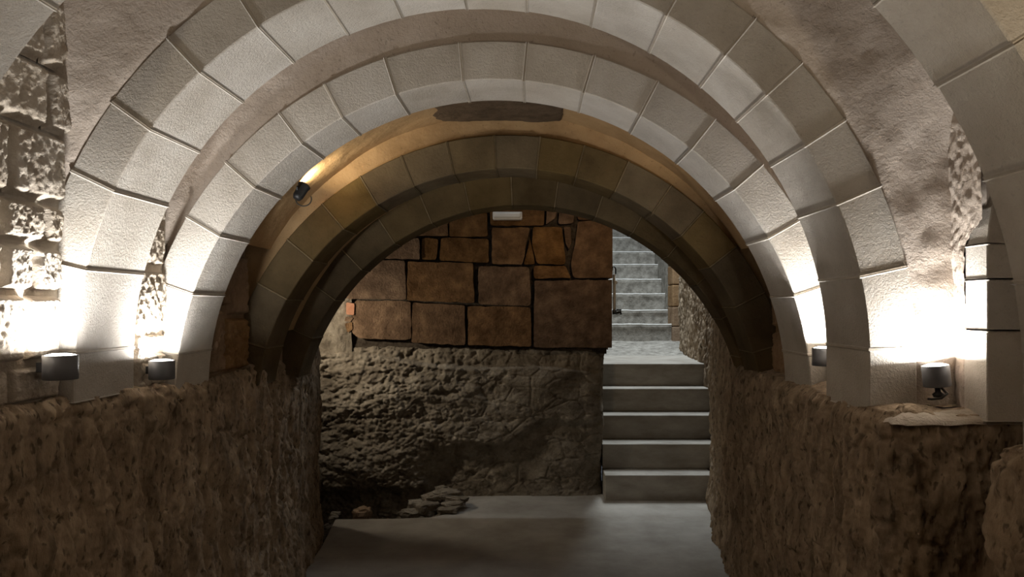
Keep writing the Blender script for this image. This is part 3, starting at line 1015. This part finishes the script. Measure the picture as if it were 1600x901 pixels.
# ------------------------------------------------------------------ lamps
def uplight(label, loc, r, h, power, color, tilt=0.0, bracket=(0, 0), foot=False):
    """cylinder lamp open to the top; loc = centre of its underside"""
    t = thing('wall_uplight', label, 'lamp', loc, 'cylinder wall lamps on the ledges')
    rot = Matrix.Rotation(tilt, 3, 'Y')
    L = Vector(loc)
    hs = lathe('housing', [(0, 0.0), (r * 0.97, 0.0), (r, 0.002), (r, h), (r * 0.95, h + 0.001), (r * 0.93, h - 0.001), (r * 0.93, h - 0.012), (0, h - 0.012)], L, 'lampgrey', t, 40, rot)
    lathe('lens', [(0, h + 0.006), (r * 0.5, h + 0.005), (r * 0.85, h + 0.001), (r * 0.9, h - 0.004), (r * 0.9, h - 0.009), (0, h - 0.010)], L, 'lens', hs, 32, rot)
    if bracket != (0, 0):
        bx, by = bracket
        c = L + Vector((bx * 0.5, by * 0.5, h * 0.5))
        box('bracket', min(L.x, L.x + bx) - (0.012 if bx == 0 else 0), max(L.x, L.x + bx) + (0.012 if bx == 0 else 0),
            min(L.y, L.y + by) - (0.012 if by == 0 else 0), max(L.y, L.y + by) + (0.012 if by == 0 else 0), L.z + h * 0.3, L.z + h * 0.7, 'lampblack', t)
    if foot:
        lathe('swivel', [(0, -0.03), (0.014, -0.03), (0.016, -0.022), (0.008, -0.016), (0.008, 0.004), (0, 0.004)], L, 'lampblack', t, 16, rot)
        tube('cable', [L + Vector(p) for p in ((0.006, -0.012, -0.004), (0.012, -0.03, -0.018), (-0.006, -0.034, -0.03), (-0.02, -0.01, -0.036), (-0.01, 0.03, -0.04))], 0.0035, 'cable', t)
    up = rot @ Vector((0, 0, 1))
    e = L + up * (h + 0.009)
    area('lamp_light', e, e + up, r * 1.5, 0, power, color, 'DISK', 180, t)
    return t


WHITE = (1.0, 0.985, 0.97)
WARM = (1.0, 0.84, 0.62)
P1 = 7.6
uplight('dark grey cylinder lamp before the large arch, at the rough block wall', (-1.305, 2.115, 1.262), 0.044, 0.066, P1, WHITE, 0, (-0.06, 0))
uplight('dark grey cylinder lamp between the two pale arches, by rough stones', (-1.288, 2.655, 1.212), 0.042, 0.064, P1, WHITE, 0, (-0.05, 0))
uplight('dark cylinder lamp half hidden behind the large arch, on the stairs side', (1.020, 2.70, 1.255), 0.042, 0.062, P1, WHITE, 0, (0.07, 0))
uplight('tilted grey cylinder lamp with cable foot on the pale ledge beside the side arch', (1.156, 2.203, 1.234), 0.037, 0.060, P1 * 0.85, WHITE, R(-6), (0, 0), True)
# unseen warm fill lamps added out of frame, built like the ledge lamps
uplight('unseen fill lamp added on the ledge before the nearest arch, on the block wall side', (-1.30, 0.55, 1.262), 0.045, 0.064, 9.0, WARM, 0, (-0.06, 0))
uplight('unseen fill lamp added on the ledge before the nearest arch, on the side arch side', (0.96, 0.55, 1.235), 0.045, 0.064, 9.0, WARM, 0, (0.06, 0))


def spot(label, loc, aim, power, color, ring=True):
    t = thing('spotlight', label, 'spotlight', loc, 'warm spotlights behind the second pale arch')
    d = (Vector(aim) - Vector(loc)).normalized()
    rot = d.to_track_quat('Z', 'Y').to_matrix()
    L = Vector(loc)
    hs = lathe('housing', [(0, -0.035), (0.016, -0.033), (0.022, -0.02), (0.024, 0.03), (0.027, 0.034), (0.027, 0.04), (0.022, 0.04), (0.021, 0.03), (0, 0.03)], L, 'lampblack', t, 24, rot)
    lathe('lens', [(0, 0.035), (0.02, 0.035), (0.02, 0.031), (0, 0.031)], L, 'spotlens', hs, 24, rot)
    side = rot @ Vector((1, 0, 0))
    tube('yoke', [L + side * 0.026, L + side * 0.03 + Vector((0, 0.02, -0.01)), L + Vector((0, -0.04, 0.02))], 0.004, 'lampblack', t)
    if ring:
        pts = []
        for k in range(15):
            a = R(-200 + 225 * k / 14)
            pts.append(L + Vector((0.004 + 0.034 * math.cos(a), 0.035, -0.022 + 0.030 * math.sin(a))))
        tube('cable_loop', pts, 0.0028, 'cable', t)
    e = L + d * 0.045
    area('spot_light', e, e + d, 0.036, 0, power, color, 'DISK', 120, t)
    return t


spot('small black spotlight with cable loop beside the bright streak on ochre plaster', px(469, 301, 3.27), px(520, 215, 3.42), 1.15, (1.0, 0.86, 0.62))
spot('small black spotlight hidden behind the second pale arch on the stairs side', px(1122, 300, 3.17), px(1100, 190, 3.32), 0.5, (1.0, 0.86, 0.62), False)

# lamp of the end chamber, round the corner of the rock wall
cl = thing('chamber_lamp', 'wall lamp round the corner of the rock wall in the end chamber', 'lamp', (-1.95, 5.36, 1.42))
hs = lathe('housing', [(0, 0), (0.06, 0), (0.065, 0.01), (0.065, 0.10), (0.055, 0.10), (0.055, 0.09), (0, 0.09)], (-1.95, 5.36, 1.42), 'lampgrey', cl, 24, Matrix.Rotation(R(60), 3, 'Y'))
lathe('lens', [(0, 0.096), (0.05, 0.096), (0.05, 0.092), (0, 0.092)], (-1.95, 5.36, 1.42), 'lens', hs, 24, Matrix.Rotation(R(60), 3, 'Y'))
area('chamber_light', (-1.84, 5.37, 1.49), (-0.6, 5.9, 1.0), 0.09, 0, 5.4, (1.0, 0.88, 0.70), 'DISK', 140, cl)
c2 = thing('ceiling_spot', 'small warm spot on the chamber ceiling above the innermost arch', 'spotlight', (0.45, 4.75, 2.36))
lathe('housing', [(0, 0.04), (0.03, 0.04), (0.03, -0.03), (0.025, -0.03), (0.025, -0.02), (0, -0.02)], (0.45, 4.75, 2.36), 'lampblack', c2, 20)
area('spot_light', (0.45, 4.75, 2.32), (0.38, 5.9, 1.95), 0.05, 0, 0.8, (1.0, 0.70, 0.40), 'DISK', 90, c2)

# emergency light on the block wall
el = thing('emergency_light', 'small white emergency light box at the top of the block wall', 'light fixture', px(792, 343, 5.88))
a, b = px(770, 343, 5.86), px(816, 331, 5.86)
bb = box('back_box', a.x, b.x, 5.84, 5.905, a.z, b.z, 'white', el, 0.006, 2)
box('diffuser', a.x + 0.012, b.x - 0.012, 5.822, 5.845, a.z + 0.012, b.z - 0.010, 'white', bb, 0.008, 2)
